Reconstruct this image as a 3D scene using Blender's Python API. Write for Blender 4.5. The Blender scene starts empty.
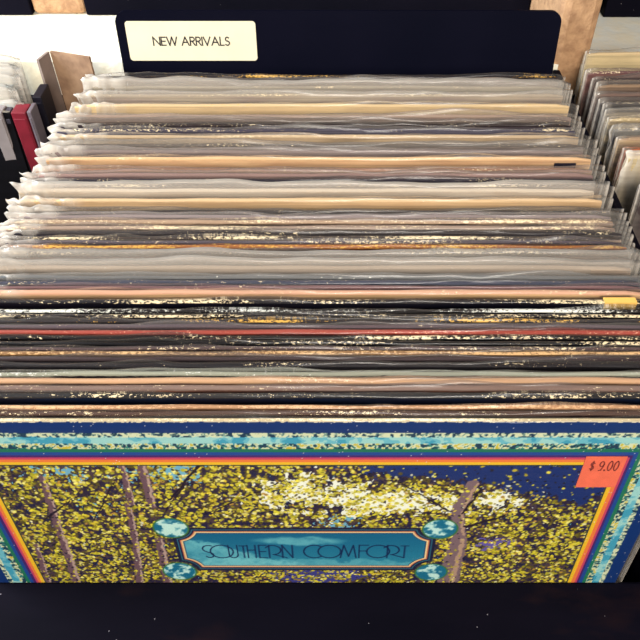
import bpy, bmesh, math, random
import numpy as np
from math import radians, sin, cos, tan, pi
from mathutils import Vector, Matrix

scene = bpy.context.scene
COL = scene.collection
rnd = random.Random(7)

# ------------------------------------------------------------------ layout
PITCH = radians(45.5)      # camera looks this far below the horizon
LEAN = radians(4.1)        # records lean back this much
FPX, CX, CY = 720.0, 338.0, 320.0
H = 0.3135                 # jacket height
ZB = 0.012                 # bin bottom board, top surface
ZT = ZB + H * cos(LEAN)    # top edges of the records
CZ = ZT + 0.2305
cP, sP = cos(PITCH), sin(PITCH)

def ray(x, y):
    u = (x - CX) / FPX; v = (CY - y) / FPX
    return Vector((u, cP + v * sP, -sP + v * cP))

def at_z(x, y, z):
    r = ray(x, y); k = (z - CZ) / r.z
    return Vector((r.x * k, r.y * k, z))

def at_y(x, y, Y):
    r = ray(x, y); k = Y / r.y
    return Vector((r.x * k, Y, CZ + r.z * k))

def lin(c):
    r = []
    for v in c[:3]:
        v = v / 255.0
        r.append(v / 12.92 if v <= 0.04045 else ((v + 0.055) / 1.055) ** 2.4)
    return (r[0], r[1], r[2], 1.0)

# ------------------------------------------------------------------ helpers
def tag(o, label=None, cat=None, group=None, kind=None):
    if label: o['label'] = label
    if cat: o['category'] = cat
    if group: o['group'] = group
    if kind: o['kind'] = kind
    return o

def empty(name, loc=(0, 0, 0), rot=(0, 0, 0)):
    o = bpy.data.objects.new(name, None); COL.objects.link(o)
    o.location = loc; o.rotation_euler = rot; o.empty_display_size = 0.02
    return o

def obj_from(name, verts, faces, mat, parent=None, smooth=False, loc=None, rot=None):
    me = bpy.data.meshes.new(name)
    me.from_pydata([tuple(v) for v in verts], [], faces)
    me.update()
    if smooth:
        me.polygons.foreach_set('use_smooth', [True] * len(me.polygons))
    o = bpy.data.objects.new(name, me); COL.objects.link(o)
    if mat: me.materials.append(mat)
    if parent: o.parent = parent
    if loc: o.location = loc
    if rot: o.rotation_euler = rot
    return o

def bm_obj(name, bm, mat, parent=None, smooth=False, loc=None, rot=None):
    bmesh.ops.recalc_face_normals(bm, faces=bm.faces[:])
    me = bpy.data.meshes.new(name); bm.to_mesh(me); bm.free()
    if smooth:
        me.polygons.foreach_set('use_smooth', [True] * len(me.polygons))
    o = bpy.data.objects.new(name, me); COL.objects.link(o)
    if mat: me.materials.append(mat)
    if parent: o.parent = parent
    if loc: o.location = loc
    if rot: o.rotation_euler = rot
    return o

def add_box(bm, x0, x1, y0, y1, z0, z1, bevel=0.0, seg=2, mtx=None):
    g = bmesh.ops.create_cube(bm, size=1.0)
    vs = g['verts']
    for v in vs:
        v.co = Vector(((x0 + x1) / 2 + v.co.x * (x1 - x0), (y0 + y1) / 2 + v.co.y * (y1 - y0), (z0 + z1) / 2 + v.co.z * (z1 - z0)))
    if mtx:
        for v in vs: v.co = mtx @ v.co
    if bevel > 0:
        es = list({e for v in vs for e in v.link_edges})
        bmesh.ops.bevel(bm, geom=es, offset=bevel, segments=seg, affect='EDGES', profile=0.5)

def stroke_mesh(lines, width, z0, z1, cap=True):
    """flat ribbons along 2-D polylines (x, y) -> verts and faces, lying in z0..z1"""
    V, F = [], []
    split = []
    for ln in lines:                       # break at sharp corners so every stroke keeps its width
        cur = [ln[0]]
        for i in range(1, len(ln)):
            cur.append(ln[i])
            if i < len(ln) - 1:
                d1 = Vector(ln[i]) - Vector(ln[i - 1]); d2 = Vector(ln[i + 1]) - Vector(ln[i])
                if d1.length < 1e-7 or d2.length < 1e-7 or d1.angle(d2) > .9:
                    split.append(cur); cur = [ln[i]]
        split.append(cur)
    for ln in [q_ for q_ in split if len(q_) > 1]:
        pts = [Vector((p[0], p[1])) for p in ln]
        n = len(pts); L = []; R = []
        for i in range(n):
            if i == 0: d = pts[1] - pts[0]
            elif i == n - 1: d = pts[-1] - pts[-2]
            else: d = (pts[i + 1] - pts[i]).normalized() + (pts[i] - pts[i - 1]).normalized()
            d = d.normalized() if d.length > 1e-9 else Vector((1, 0))
            q = Vector((-d.y, d.x)) * width / 2
            ext = d * (-width / 2 if i == 0 else (width / 2 if i == n - 1 else 0)) if cap else d * 0
            L.append(pts[i] + q + ext); R.append(pts[i] - q + ext)
        b = len(V)
        for i in range(n):
            V += [(L[i].x, L[i].y, z1), (R[i].x, R[i].y, z1), (L[i].x, L[i].y, z0), (R[i].x, R[i].y, z0)]
        for i in range(n - 1):
            a = b + 4 * i; c = a + 4
            F += [(a, a + 1, c + 1, c), (a + 2, c + 2, c + 3, a + 3), (a, c, c + 2, a + 2), (a + 1, a + 3, c + 3, c + 1)]
        e = b + 4 * (n - 1)
        F += [(b, b + 2, b + 3, b + 1), (e, e + 1, e + 3, e + 2)]
    return V, F

def arc(cx, cy, rx, ry, a0, a1, n=16):
    return [(cx + rx * cos(radians(a0 + (a1 - a0) * i / n)), cy + ry * sin(radians(a0 + (a1 - a0) * i / n))) for i in range(n + 1)]

# geometric capitals, height 1; returns (advance, polylines)
def glyph(ch):
    if ch == 'N': return .74, [[(0, 0), (0, 1), (.74, 0), (.74, 1)]]
    if ch == 'E': return .46, [[(.46, 0), (0, 0), (0, 1), (.46, 1)], [(0, .5), (.42, .5)]]
    if ch == 'W': return 1.12, [[(0, 1), (.28, 0), (.56, 1), (.84, 0), (1.12, 1)]]
    if ch == 'A': return .78, [[(0, 0), (.39, 1), (.78, 0)], [(.15, .36), (.63, .36)]]
    if ch == 'R': return .5, [[(0, 0), (0, 1), (.24, 1)] + arc(.24, .75, .24, .25, 90, -90, 10) + [(0, .5)], [(.2, .5), (.52, 0)]]
    if ch == 'I': return .0, [[(0, 0), (0, 1)]]
    if ch == 'V': return .74, [[(0, 1), (.37, 0), (.74, 1)]]
    if ch == 'L': return .4, [[(0, 1), (0, 0), (.4, 0)]]
    if ch == 'S': return .46, [arc(.24, .76, .2, .24, 40, 270, 12) + arc(.22, .26, .24, .26, 90, -140, 12)]
    if ch == '$': return .5, [arc(.25, .68, .2, .19, 30, 270, 10) + arc(.25, .3, .2, .19, 90, -150, 10), [(.25, 0), (.25, 1)]]
    if ch == '9': return .5, [arc(.25, .7, .24, .28, 0, 360, 16), [(.49, .7), (.46, .35), (.32, .05), (.1, 0)]]
    if ch == '0': return .5, [arc(.25, .5, .25, .5, 0, 360, 20)]
    if ch == '.': return .06, [[(.0, .0), (.06, .0)], [(0, .06), (.06, .06)]]
    return .3, []

def text_lines(s, h, gap=.17, space=.38):
    x = 0; out = []
    for ch in s:
        if ch == ' ': x += space; continue
        w, ls = glyph(ch)
        for l in ls: out.append([((p[0] + x) * h, p[1] * h) for p in l])
        x += w + gap
    return out, (x - gap) * h

# ------------------------------------------------------------------ materials
def new_mat(name):
    m = bpy.data.materials.new(name); m.use_nodes = True
    nt = m.node_tree; nt.nodes.clear()
    out = nt.nodes.new('ShaderNodeOutputMaterial')
    return m, nt, out

def N(nt, t, **kw):
    n = nt.nodes.new(t)
    for k, v in kw.items():
        if k.startswith('i_'):
            key = k[2:]
            n.inputs[int(key) if key.isdigit() else key.replace('_', ' ')].default_value = v
        else: setattr(n, k, v)
    return n

def ramp(nt, src, p0, p1, c0=(0, 0, 0, 1), c1=(1, 1, 1, 1)):
    r = N(nt, 'ShaderNodeValToRGB')
    r.color_ramp.elements[0].position = p0; r.color_ramp.elements[0].color = c0
    r.color_ramp.elements[1].position = p1; r.color_ramp.elements[1].color = c1
    nt.links.new(src, r.inputs[0]); return r.outputs[0]

def noise(nt, scale, mapscale=(1, 1, 1), detail=3, off=(0, 0, 0), rough=.55):
    tc = N(nt, 'ShaderNodeTexCoord'); mp = N(nt, 'ShaderNodeMapping')
    mp.inputs['Scale'].default_value = mapscale; mp.inputs['Location'].default_value = off
    nt.links.new(tc.outputs['Object'], mp.inputs[0])
    n = N(nt, 'ShaderNodeTexNoise'); n.inputs['Scale'].default_value = scale
    n.inputs['Detail'].default_value = detail; n.inputs['Roughness'].default_value = rough
    nt.links.new(mp.outputs[0], n.inputs[0]); return n.outputs[0]

def mixc(nt, fac, a, b, mode='MIX'):
    m = N(nt, 'ShaderNodeMix', data_type='RGBA', blend_type=mode)
    for sock, v in ((m.inputs[0], fac), (m.inputs[6], a), (m.inputs[7], b)):
        if isinstance(v, (int, float, tuple)): sock.default_value = v
        else: nt.links.new(v, sock)
    return m.outputs[2]

def math_(nt, op, a, b=0.0, clamp=False):
    m = N(nt, 'ShaderNodeMath', operation=op, use_clamp=clamp)
    for i, v in enumerate((a, b)):
        if isinstance(v, (int, float)): m.inputs[i].default_value = v
        else: nt.links.new(v, m.inputs[i])
    return m.outputs[0]

def simple_mat(name, col, rough=.5, var=.0, vscale=40, bump=0, spec=.5, col2=None, mapscale=(1, 1, 1)):
    m, nt, out = new_mat(name)
    b = N(nt, 'ShaderNodeBsdfPrincipled'); b.inputs['Roughness'].default_value = rough
    b.inputs['Specular IOR Level'].default_value = spec
    n = noise(nt, vscale, mapscale)
    c2 = lin(col2) if col2 else tuple(v * (1 - var) for v in lin(col)[:3]) + (1,)
    nt.links.new(mixc(nt, ramp(nt, n, .35, .65), lin(col), c2), b.inputs['Base Color'])
    if bump:
        bp = N(nt, 'ShaderNodeBump'); bp.inputs['Strength'].default_value = 1; bp.inputs['Distance'].default_value = bump
        nt.links.new(n, bp.inputs['Height']); nt.links.new(bp.outputs[0], b.inputs['Normal'])
    nt.links.new(b.outputs[0], out.inputs[0])
    return m

def black_paint(name, base=(10, 10, 19), specks=True, rough=.5, brown=False):
    m, nt, out = new_mat(name)
    b = N(nt, 'ShaderNodeBsdfPrincipled'); b.inputs['Roughness'].default_value = rough
    b.inputs['Specular IOR Level'].default_value = .02
    col = mixc(nt, ramp(nt, noise(nt, 14, (1, 3, 1)), .35, .75), lin(base), lin((base[0] + 4, base[1] + 3, base[2] + 4)))
    if brown:
        col = mixc(nt, ramp(nt, noise(nt, 11, (1, 2.2, 1), 5, (.7, .1, 0)), .58, .8), col, lin((34, 20, 20)))
    if specks:
        tc = N(nt, 'ShaderNodeTexCoord'); v = N(nt, 'ShaderNodeTexVoronoi'); v.inputs['Scale'].default_value = 190
        nt.links.new(tc.outputs['Object'], v.inputs[0])
        dot = math_(nt, 'LESS_THAN', v.outputs['Distance'], .055)
        sep = N(nt, 'ShaderNodeSeparateColor'); nt.links.new(v.outputs['Color'], sep.inputs[0])
        rare = math_(nt, 'GREATER_THAN', sep.outputs[0], .8)
        col = mixc(nt, math_(nt, 'MULTIPLY', dot, rare), col, lin((120, 115, 120)))
    nt.links.new(col, b.inputs['Base Color']); nt.links.new(b.outputs[0], out.inputs[0])
    return m

def jacket_mat(name, edge, face, face2, chip, chipcol, seed):
    """printed paper board: face colour with soft printed blotches, its own fold colour, worn paper showing on the fold"""
    def deep(c):
        k = .93 * min(1.0, (max(c) / 215.0) ** .42); return (c[0] * k, c[1] * k * .985, c[2] * k * .96)
    edge, face, face2 = deep(edge), deep(face), deep(face2)
    m, nt, out = new_mat(name)
    b = N(nt, 'ShaderNodeBsdfPrincipled'); b.inputs['Roughness'].default_value = .5
    b.inputs['Specular IOR Level'].default_value = .15
    off = (seed * 1.37, seed * .71, seed * 2.3)
    tc = N(nt, 'ShaderNodeTexCoord'); sp = N(nt, 'ShaderNodeSeparateXYZ'); nt.links.new(tc.outputs['Object'], sp.inputs[0])
    depth = math_(nt, 'SUBTRACT', H, sp.outputs[2])          # distance below the fold
    streak = noise(nt, 1.0, (6, 60, 900), 3, off)
    blot = noise(nt, 1.0, (22, 20, 160), 4, (off[1], off[0], off[2]))
    fc = mixc(nt, ramp(nt, blot, .42, .62), lin(face), lin(face2))
    fc = mixc(nt, math_(nt, 'MULTIPLY', ramp(nt, streak, .45, .68), .6), fc, tuple(v * .45 for v in lin(face)[:3]) + (1,))
    n_e = math_(nt, 'MULTIPLY', noise(nt, 1.0, (160, 160, 160), 3, off), .0016)
    is_edge = math_(nt, 'LESS_THAN', math_(nt, 'SUBTRACT', depth, n_e), .0004)
    col = mixc(nt, is_edge, fc, lin(edge))
    # worn chips
    big = noise(nt, 1.0, (17, 30, 30), 3, (off[2], off[0], off[1]))
    fine = noise(nt, 1.0, (520, 900, 1100), 3, off, .8)
    wear = math_(nt, 'ADD', math_(nt, 'MULTIPLY', big, .42), math_(nt, 'MULTIPLY', fine, .58))
    w = math_(nt, 'GREATER_THAN', wear, .64 - .15 * chip)
    lim = math_(nt, 'LESS_THAN', depth, .0008)
    col = mixc(nt, math_(nt, 'MULTIPLY', w, lim), col, lin(chipcol))
    nt.links.new(col, b.inputs['Base Color'])
    nt.links.new(b.outputs[0], out.inputs[0])
    return m

def plastic_mat():
    """clear polyethylene sleeve; the mesh attribute 'milk' says how hazy (creased, doubled) the film is, plus window glare painted in at the left ends"""
    m, nt, out = new_mat('sleeve_plastic')
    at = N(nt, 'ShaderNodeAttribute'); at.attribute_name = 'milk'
    n1 = noise(nt, 1.0, (14, 60, 260), 3, (3, 1, 2))
    bp = N(nt, 'ShaderNodeBump'); bp.inputs['Distance'].default_value = .0006; bp.inputs['Strength'].default_value = .8
    nt.links.new(n1, bp.inputs['Height'])
    tr = N(nt, 'ShaderNodeBsdfTransparent'); tr.inputs[0].default_value = (.97, .975, .98, 1)
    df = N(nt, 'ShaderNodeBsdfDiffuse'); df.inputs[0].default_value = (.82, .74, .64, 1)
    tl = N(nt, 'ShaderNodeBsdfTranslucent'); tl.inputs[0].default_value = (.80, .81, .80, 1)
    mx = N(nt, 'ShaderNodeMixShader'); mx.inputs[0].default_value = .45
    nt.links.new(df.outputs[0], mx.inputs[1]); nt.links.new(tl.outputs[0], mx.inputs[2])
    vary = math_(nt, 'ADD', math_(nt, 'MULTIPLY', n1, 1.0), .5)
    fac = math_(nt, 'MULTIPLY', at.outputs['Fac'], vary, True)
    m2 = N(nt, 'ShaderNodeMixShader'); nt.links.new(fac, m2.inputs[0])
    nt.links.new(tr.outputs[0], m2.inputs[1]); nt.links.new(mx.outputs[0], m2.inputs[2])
    gl = N(nt, 'ShaderNodeBsdfGlossy'); gl.inputs['Roughness'].default_value = .16
    gl.inputs[0].default_value = (.95, .97, 1, 1)
    nt.links.new(bp.outputs[0], gl.inputs['Normal'])
    fr = N(nt, 'ShaderNodeFresnel'); fr.inputs[0].default_value = 1.27
    nt.links.new(bp.outputs[0], fr.inputs['Normal'])
    m3 = N(nt, 'ShaderNodeMixShader'); nt.links.new(math_(nt, 'MINIMUM', fr.outputs[0], .5), m3.inputs[0])
    nt.links.new(m2.outputs[0], m3.inputs[1]); nt.links.new(gl.outputs[0], m3.inputs[2])
    nt.links.new(m3.outputs[0], out.inputs[0])
    return m

PLASTIC = plastic_mat()
BLACK = black_paint('black_painted_wood')
LEDGE = black_paint('worn_black_wood', (9, 8, 16), True, .55, True)
BOARD = black_paint('black_card', (9, 10, 22), False, .4)

# ------------------------------------------------------------------ records
def make_jacket(parent, T, mat, seed, w=.314, bow=.0003, wave=.0003, rip=1.0):
    r = random.Random(seed)
    nx = 40; hx = w / 2
    ph = [r.uniform(0, 6.28) for _ in range(6)]
    V, F = [], []
    c = min(T * .32, .0007)
    prof = [(-T / 2, 0), (-T / 2, .12), (-T / 2, .24), (-T / 2, H - .004), (-T / 2, H - c), (-T / 2 + c * .35, H - c * .3), (-T / 2 + c, H), (0, H + .0001),
            (T / 2 - c, H), (T / 2 - c * .35, H - c * .3), (T / 2, H - c), (T / 2, H - .004), (T / 2, .2), (T / 2, 0)]
    P = len(prof)
    for i in range(nx + 1):
        x = -hx + w * i / nx; s = x / hx
        dy = bow * (1 - s * s) + rip * (.00018 * sin(8 * s + ph[0]) + .0001 * sin(23 * s + ph[1]))
        dz = wave * (.6 * sin(5 * s + ph[2]) + .4 * sin(17 * s + ph[3])) - (.0012 * max(0, abs(s) - .975) / .025)
        for (y, z) in prof:
            k = (z / H) ** 2
            V.append((x, y + dy * k, z + dz * k))
    for i in range(nx):
        for j in range(P):
            a = i * P + j; b = i * P + (j + 1) % P
            F.append((a, a + P, b + P, b))
    F.append(tuple(range(P))); F.append(tuple(nx * P + j for j in reversed(range(P))))
    return obj_from('jacket', V, F, mat, parent)

def make_sleeve(parent, T, seed, h=.003, milk=.2, left=.004, right=.008, crumple=1.0, flare=.7, w=.314, amp=1.0):
    r = random.Random(seed * 13 + 5)
    hx = w / 2
    xs = sorted(set([round(-hx - left + (left + .034) * i / 30, 5) for i in range(31)] +
                    [round(-hx + .03 + (w - .06) * i / 70, 5) for i in range(71)] +
                    [round(hx - .03 + (.03 + right) * i / 22, 5) for i in range(23)]))
    ph = [r.uniform(0, 6.28) for _ in range(16)]
    bumps = [(r.uniform(-hx, hx), r.uniform(.006, .03), r.uniform(-.5, 1.3)) for _ in range(7)]
    fd = [0, .1, .2, H - .06, H - .03, H - .016, H - .009, H - .005, H - .0022, H - .0004]
    bd = [H - .0004, H - .006, H - .03, .15, 0]
    rows = [(-1, z) for z in fd] + [(-.5, H + h * .5), (0, H + h), (.5, H + h * .5)] + [(1, z) for z in bd]
    P = len(rows)
    e = .00022
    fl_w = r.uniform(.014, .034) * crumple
    V, M = [], []
    for x in xs:
        outR = max(0, x - hx) / max(right, 1e-4); outL = max(0, -hx - x) / max(left, 1e-4)
        ti = T * (1 - min(1, (max(outR * right, outL * left)) / .003) * .8)
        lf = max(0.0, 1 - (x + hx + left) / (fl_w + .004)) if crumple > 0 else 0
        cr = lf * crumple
        wv = amp * (.0007 * sin(24 * x + ph[0]) + .0004 * sin(70 * x + ph[1]) + .00022 * sin(210 * x + ph[2]))
        for (bx, bw, ba) in bumps:
            wv += amp * .0012 * ba * math.exp(-((x - bx) / bw) ** 2)
        yw = .0004 * sin(33 * x + ph[3]) + .0003 * sin(120 * x + ph[4])
        for k, (sd, z) in enumerate(rows):
            top = max(0.0, min(1.0, (z - (H - .012)) / .012))
            y = sd * (ti / 2 + e) + yw * (1 - abs(sd)) * 1.2
            y += sd * .00012 * sin(90 * x + 140 * z + ph[5]) * (z > .1)
            zz = z + (wv * (1.0 if abs(sd) < .9 else .0) if z >= H else 0)
            if z >= H: zz = max(zz, H + .0004)
            if cr > 0 and z > .1:
                y += cr * (.0010 * sin(500 * x + 260 * z + ph[6]) + .0005 * sin(1100 * x + ph[7])) * (.4 + .6 * top)
                zz += cr * top * (.0009 * sin(300 * x + ph[8]) + .0004 * sin(900 * x + ph[9]))
            dx = cr * .0016 * sin(330 * z + ph[10]) if z > .1 else 0
            # corners droop
            if outR > 0: zz -= top * .0015 * outR * (1 + sin(ph[11]))
            if outL > 0: zz -= top * .0012 * outL
            V.append((x + dx, y, zz))
            mk = milk
            if abs(sd) < .9: mk += .02
            if sd == 0: mk = mk * 1.3 + .02
            if lf > 0:  # window glare on the left end, painted in as extra haze
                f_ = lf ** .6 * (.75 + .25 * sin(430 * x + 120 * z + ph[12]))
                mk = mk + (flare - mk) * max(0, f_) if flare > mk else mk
            if x >= xs[-1] - 1e-5: mk = .5
            elif outR > 0: mk = max(.05, milk * .6)
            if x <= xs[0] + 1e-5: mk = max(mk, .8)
            M.append(min(1, mk))
    F = []
    nx = len(xs)
    for i in range(nx - 1):
        for j in range(P - 1):
            a = i * P + j
            F.append((a, a + P, a + P + 1, a + 1))
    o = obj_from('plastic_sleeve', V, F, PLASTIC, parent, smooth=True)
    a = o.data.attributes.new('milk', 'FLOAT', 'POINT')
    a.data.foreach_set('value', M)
    return o

# y = row in the photo where the back of the fold shows; edge, face, second print colour, chips 0..1, chip colour,
# haze of the sleeve, sleeve height above the jacket in mm, description
CREAM = (235, 215, 175); GOLD = (225, 175, 80); WHITE = (225, 225, 215)
R = [
 (75.5, (52, 38, 52), (58, 42, 56), (90, 70, 78), .36, GOLD, .05, 1.5, 'dark plum record with gold worn flecks'),
 (80, (120, 96, 92), (135, 108, 100), (100, 76, 80), .2, CREAM, .12, 2, 'brown mauve record under the flecked edge'),
 (86, (172, 162, 146), (176, 168, 152), (160, 146, 135), .1, CREAM, .34, 5, 'pale grey record in tall wavy hazy plastic'),
 (94, (180, 166, 148), (186, 172, 152), (168, 148, 140), .3, CREAM, .25, 3, 'grey beige record with broken highlight along its edge'),
 (104, (222, 196, 152), (224, 196, 150), (206, 180, 140), .2, GOLD, .12, 1.5, 'wide cream tan record'),
 (115, (175, 150, 135), (178, 150, 136), (160, 130, 122), .15, CREAM, .15, 2, 'mauve tan record with thin dark line above'),
 (119.5, (128, 110, 102), (130, 112, 104), (100, 84, 84), .1, CREAM, .12, 2, 'grey brown record'),
 (124, (58, 36, 44), (96, 82, 98), (58, 44, 62), .3, CREAM, .06, 1.5, 'dark maroon record with cream flecks'),
 (129, (64, 58, 96), (104, 100, 128), (68, 64, 98), .45, CREAM, .12, 2, 'navy and lilac record with chipped fold'),
 (135, (206, 182, 150), (202, 176, 144), (180, 156, 126), .5, CREAM, .1, 1.5, 'tan record with many pale flecks'),
 (144, (112, 102, 98), (166, 150, 144), (140, 126, 124), .35, CREAM, .18, 3, 'grey record with dark broken print'),
 (150, (150, 134, 134), (152, 138, 138), (130, 114, 118), .15, CREAM, .16, 2, 'lilac grey record'),
 (157, (228, 190, 146), (226, 188, 146), (208, 166, 128), .2, CREAM, .08, 1.5, 'wide peach cream record with small black sticker'),
 (168.5, (170, 124, 100), (180, 146, 120), (150, 110, 100), .3, CREAM, .12, 2, 'brown rose record'),
 (173.5, (168, 136, 132), (166, 134, 130), (140, 112, 120), .1, CREAM, .12, 3, 'dusty mauve record'),
 (179, (56, 46, 72), (58, 48, 74), (96, 84, 98), .2, CREAM, .05, 1.5, 'dark navy record with short white glints'),
 (184, (74, 62, 72), (60, 50, 62), (120, 96, 86), .6, CREAM, .06, 1.5, 'black brown record with chipped cream fold'),
 (188.5, (212, 200, 184), (204, 192, 176), (190, 172, 150), .1, WHITE, .35, 5, 'wide pale record in milky plastic'),
 (198.5, (220, 190, 150), (224, 190, 148), (212, 176, 136), .1, CREAM, .06, 1.5, 'wide smooth tan record'),
 (210.5, (62, 50, 56), (90, 76, 80), (60, 50, 60), .25, CREAM, .1, 2.5, 'dark slate record behind a white crease'),
 (215, (160, 146, 150), (158, 144, 148), (130, 118, 124), .2, CREAM, .15, 2.5, 'lilac grey record'),
 (220, (186, 158, 134), (180, 152, 132), (70, 52, 52), .7, CREAM, .08, 1.5, 'tan record speckled with dark print'),
 (226, (178, 156, 142), (190, 166, 150), (90, 76, 80), .6, CREAM, .08, 1.2, 'pale tan record with dark fold line'),
 (231, (60, 50, 60), (88, 80, 96), (66, 58, 70), .3, CREAM, .08, 1.5, 'dark slate record'),
 (236.5, (86, 72, 70), (190, 166, 150), (84, 74, 84), .75, CREAM, .08, 1.2, 'patchy tan and slate record'),
 (241, (108, 98, 114), (100, 90, 106), (80, 64, 74), .4, CREAM, .08, 1.2, 'slate mauve record'),
 (245, (186, 118, 68), (150, 90, 56), (90, 50, 40), .8, GOLD, .03, 1, 'rust orange record with gold chips'),
 (250.5, (36, 28, 34), (96, 100, 92), (130, 122, 112), .55, CREAM, .12, 2, 'black record with thin chipped cream line'),
 (257, (140, 128, 122), (142, 132, 124), (122, 112, 108), .1, WHITE, .28, 5, 'grey record with an oval crease in its plastic'),
 (265.5, (178, 162, 146), (180, 162, 148), (160, 146, 132), .1, WHITE, .28, 5, 'wide pale beige record in broad hazy plastic'),
 (275.5, (120, 124, 130), (110, 122, 134), (84, 94, 120), .1, WHITE, .16, 2, 'blue grey record'),
 (280.5, (70, 78, 108), (66, 70, 100), (52, 44, 66), .25, CREAM, .08, 1.5, 'navy slate record'),
 (286, (140, 104, 110), (150, 108, 110), (110, 80, 92), .15, CREAM, .06, 1.5, 'dusty rose record'),
 (290, (214, 168, 142), (222, 184, 140), (204, 164, 128), .2, CREAM, .05, 1.5, 'wide warm tan record with pink fold'),
 (299.5, (34, 28, 44), (22, 20, 46), (34, 26, 48), .62, CREAM, .02, 1, 'navy black record with cream chips and yellow sticker'),
 (309.5, (46, 40, 44), (22, 20, 30), (40, 34, 40), .7, WHITE, .03, 1, 'black record with pale worn fold'),
 (314.5, (50, 40, 44), (40, 34, 44), (60, 52, 62), .68, CREAM, .04, 1, 'black brown record with chipped fold'),
 (319.5, (50, 40, 54), (58, 48, 62), (80, 70, 84), .55, GOLD, .08, 1.5, 'dark plum record with gold glints'),
 (324.5, (106, 90, 104), (104, 88, 102), (84, 72, 90), .15, CREAM, .1, 2, 'mauve grey record'),
 (330, (176, 78, 66), (150, 66, 60), (196, 110, 90), .3, (235, 170, 140), .02, 1, 'brick red record'),
 (336, (22, 16, 24), (36, 26, 40), (24, 20, 34), .66, CREAM, .02, 1, 'black record with many white chips'),
 (341.5, (24, 22, 34), (20, 24, 46), (18, 16, 30), .4, CREAM, .03, 1, 'blue black record'),
 (347, (110, 90, 94), (60, 46, 54), (120, 100, 100), .5, CREAM, .05, 1.5, 'mauve record with chips and creased plastic'),
 (351.5, (160, 120, 80), (120, 86, 64), (170, 130, 90), .75, (215, 175, 125), .03, 1, 'golden brown record with ragged worn fold'),
 (357, (86, 68, 76), (78, 62, 72), (56, 44, 56), .2, CREAM, .06, 2, 'dark mauve record'),
 (362.5, (40, 34, 48), (34, 30, 44), (26, 22, 34), .15, CREAM, .05, 2, 'wide black purple record'),
 (372, (170, 175, 160), (56, 42, 62), (70, 56, 76), .5, WHITE, .06, 2, 'plum record with thin white fold line'),
 (378, (206, 164, 128), (200, 160, 126), (150, 120, 116), .3, CREAM, .08, 2, 'tan record with smooth plastic'),
 (385.5, (150, 124, 116), (150, 98, 80), (120, 78, 70), .2, CREAM, .06, 2, 'rose brown record'),
 (393, (60, 60, 66), (24, 44, 82), (34, 34, 62), .4, CREAM, .04, 2, 'deep blue record with black fold line'),
 (405.5, (196, 150, 112), (180, 130, 100), (110, 74, 66), .75, (222, 180, 138), .03, 1, 'tan record with chipped pale fold'),
 (411.2, (110, 84, 76), (92, 70, 72), (80, 62, 66), .3, CREAM, .04, 1.5, 'dull brown record with soft edge'),
]
N_REC = len(R)
ORD = ['', 'first', 'second', 'third', 'fourth', 'fifth', 'sixth', 'seventh', 'eighth', 'ninth', 'tenth', 'eleventh', 'twelfth', 'thirteenth',
       'fourteenth', 'fifteenth', 'sixteenth', 'seventeenth', 'eighteenth', 'nineteenth', 'twentieth', 'twenty-first', 'twenty-second',
       'twenty-third', 'twenty-fourth', 'twenty-fifth', 'twenty-sixth']

def top_y(y): return at_z(CX, y, ZT).y
Y_FRONT = top_y(418)
GROUP = 'records filed in the new arrivals bin'
XC = -.0133
# sideways shifts (mm) of single records, read off the ragged ends
XS = {0: 4, 1: 3, 2: 4, 3: 2, 4: 3, 7: -1, 8: 0, 10: 1, 12: 2, 14: -1, 15: 0, 17: -4, 18: -2, 27: 0, 29: -2, 30: 2, 34: 1}
recs = []
for i, (y, edge, face, face2, chip, chipc, milk, h, desc) in enumerate(R):
    ny = R[i + 1][0] if i + 1 < N_REC else 418
    Yt = top_y(y); Yn = top_y(ny)
    T = min(.0025, (Yt - Yn) - .0014)
    T = max(T, .0016)
    xo = XC + XS.get(i, rnd.uniform(-1.5, 1.5)) * .001
    ym = Yt - T / 2
    root = empty('record', (xo, ym - H * sin(LEAN), ZB + .0004), (-LEAN, 0, 0))
    if i < 26: where = ORD[i + 1] + ' from the back of the bin'
    else: where = ORD[N_REC - i] + ' behind the painted forest cover'
    tag(root, desc + ', ' + where, 'record', GROUP)
    m = jacket_mat('jacket_print', edge, face, face2, chip, chipc, i + 1)
    make_jacket(root, T, m, i)
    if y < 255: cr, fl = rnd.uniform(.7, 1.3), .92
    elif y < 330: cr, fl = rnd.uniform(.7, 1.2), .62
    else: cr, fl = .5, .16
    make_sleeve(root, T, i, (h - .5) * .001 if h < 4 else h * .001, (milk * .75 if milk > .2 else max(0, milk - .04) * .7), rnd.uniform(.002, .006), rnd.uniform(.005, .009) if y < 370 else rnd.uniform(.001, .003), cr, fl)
    recs.append(root)

# small stickers on two of the record fronts
def sticker(parent, name, mat, x0, x1, z0, z1, T, label):
    bm = bmesh.new(); add_box(bm, x0, x1, -T / 2 - .0007, -T / 2 - .0005, z0, z1)
    o = bm_obj(name, bm, mat, parent); o['label'] = label
    return o
DARKST = simple_mat('dark_sticker', (34, 30, 44), .4, .3)
YELST = simple_mat('yellow_sticker', (232, 184, 92), .6, .25, 120)
xo = recs[12].location.x
p0 = at_z(557, 165, ZT); p1 = at_z(579, 165, ZT)
sticker(recs[12], 'price_sticker', DARKST, p0.x - xo, p1.x - xo, H - .0085, H - .0025, .0027, 'small black rectangular sticker')
xo = recs[34].location.x
p0 = at_z(603, 300, ZT); p1 = at_z(635, 300, ZT)
bm = bmesh.new(); add_box(bm, p0.x - xo, p1.x - xo, -.0021, -.0017, H - .0045, H + .0002)
add_box(bm, p0.x - xo, p1.x - xo, -.0021, .0017, H + .0002, H + .0006)
s_ = bm_obj('price_sticker', bm, YELST, recs[34]); s_['label'] = 'small yellow sticker folded over the edge'

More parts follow.
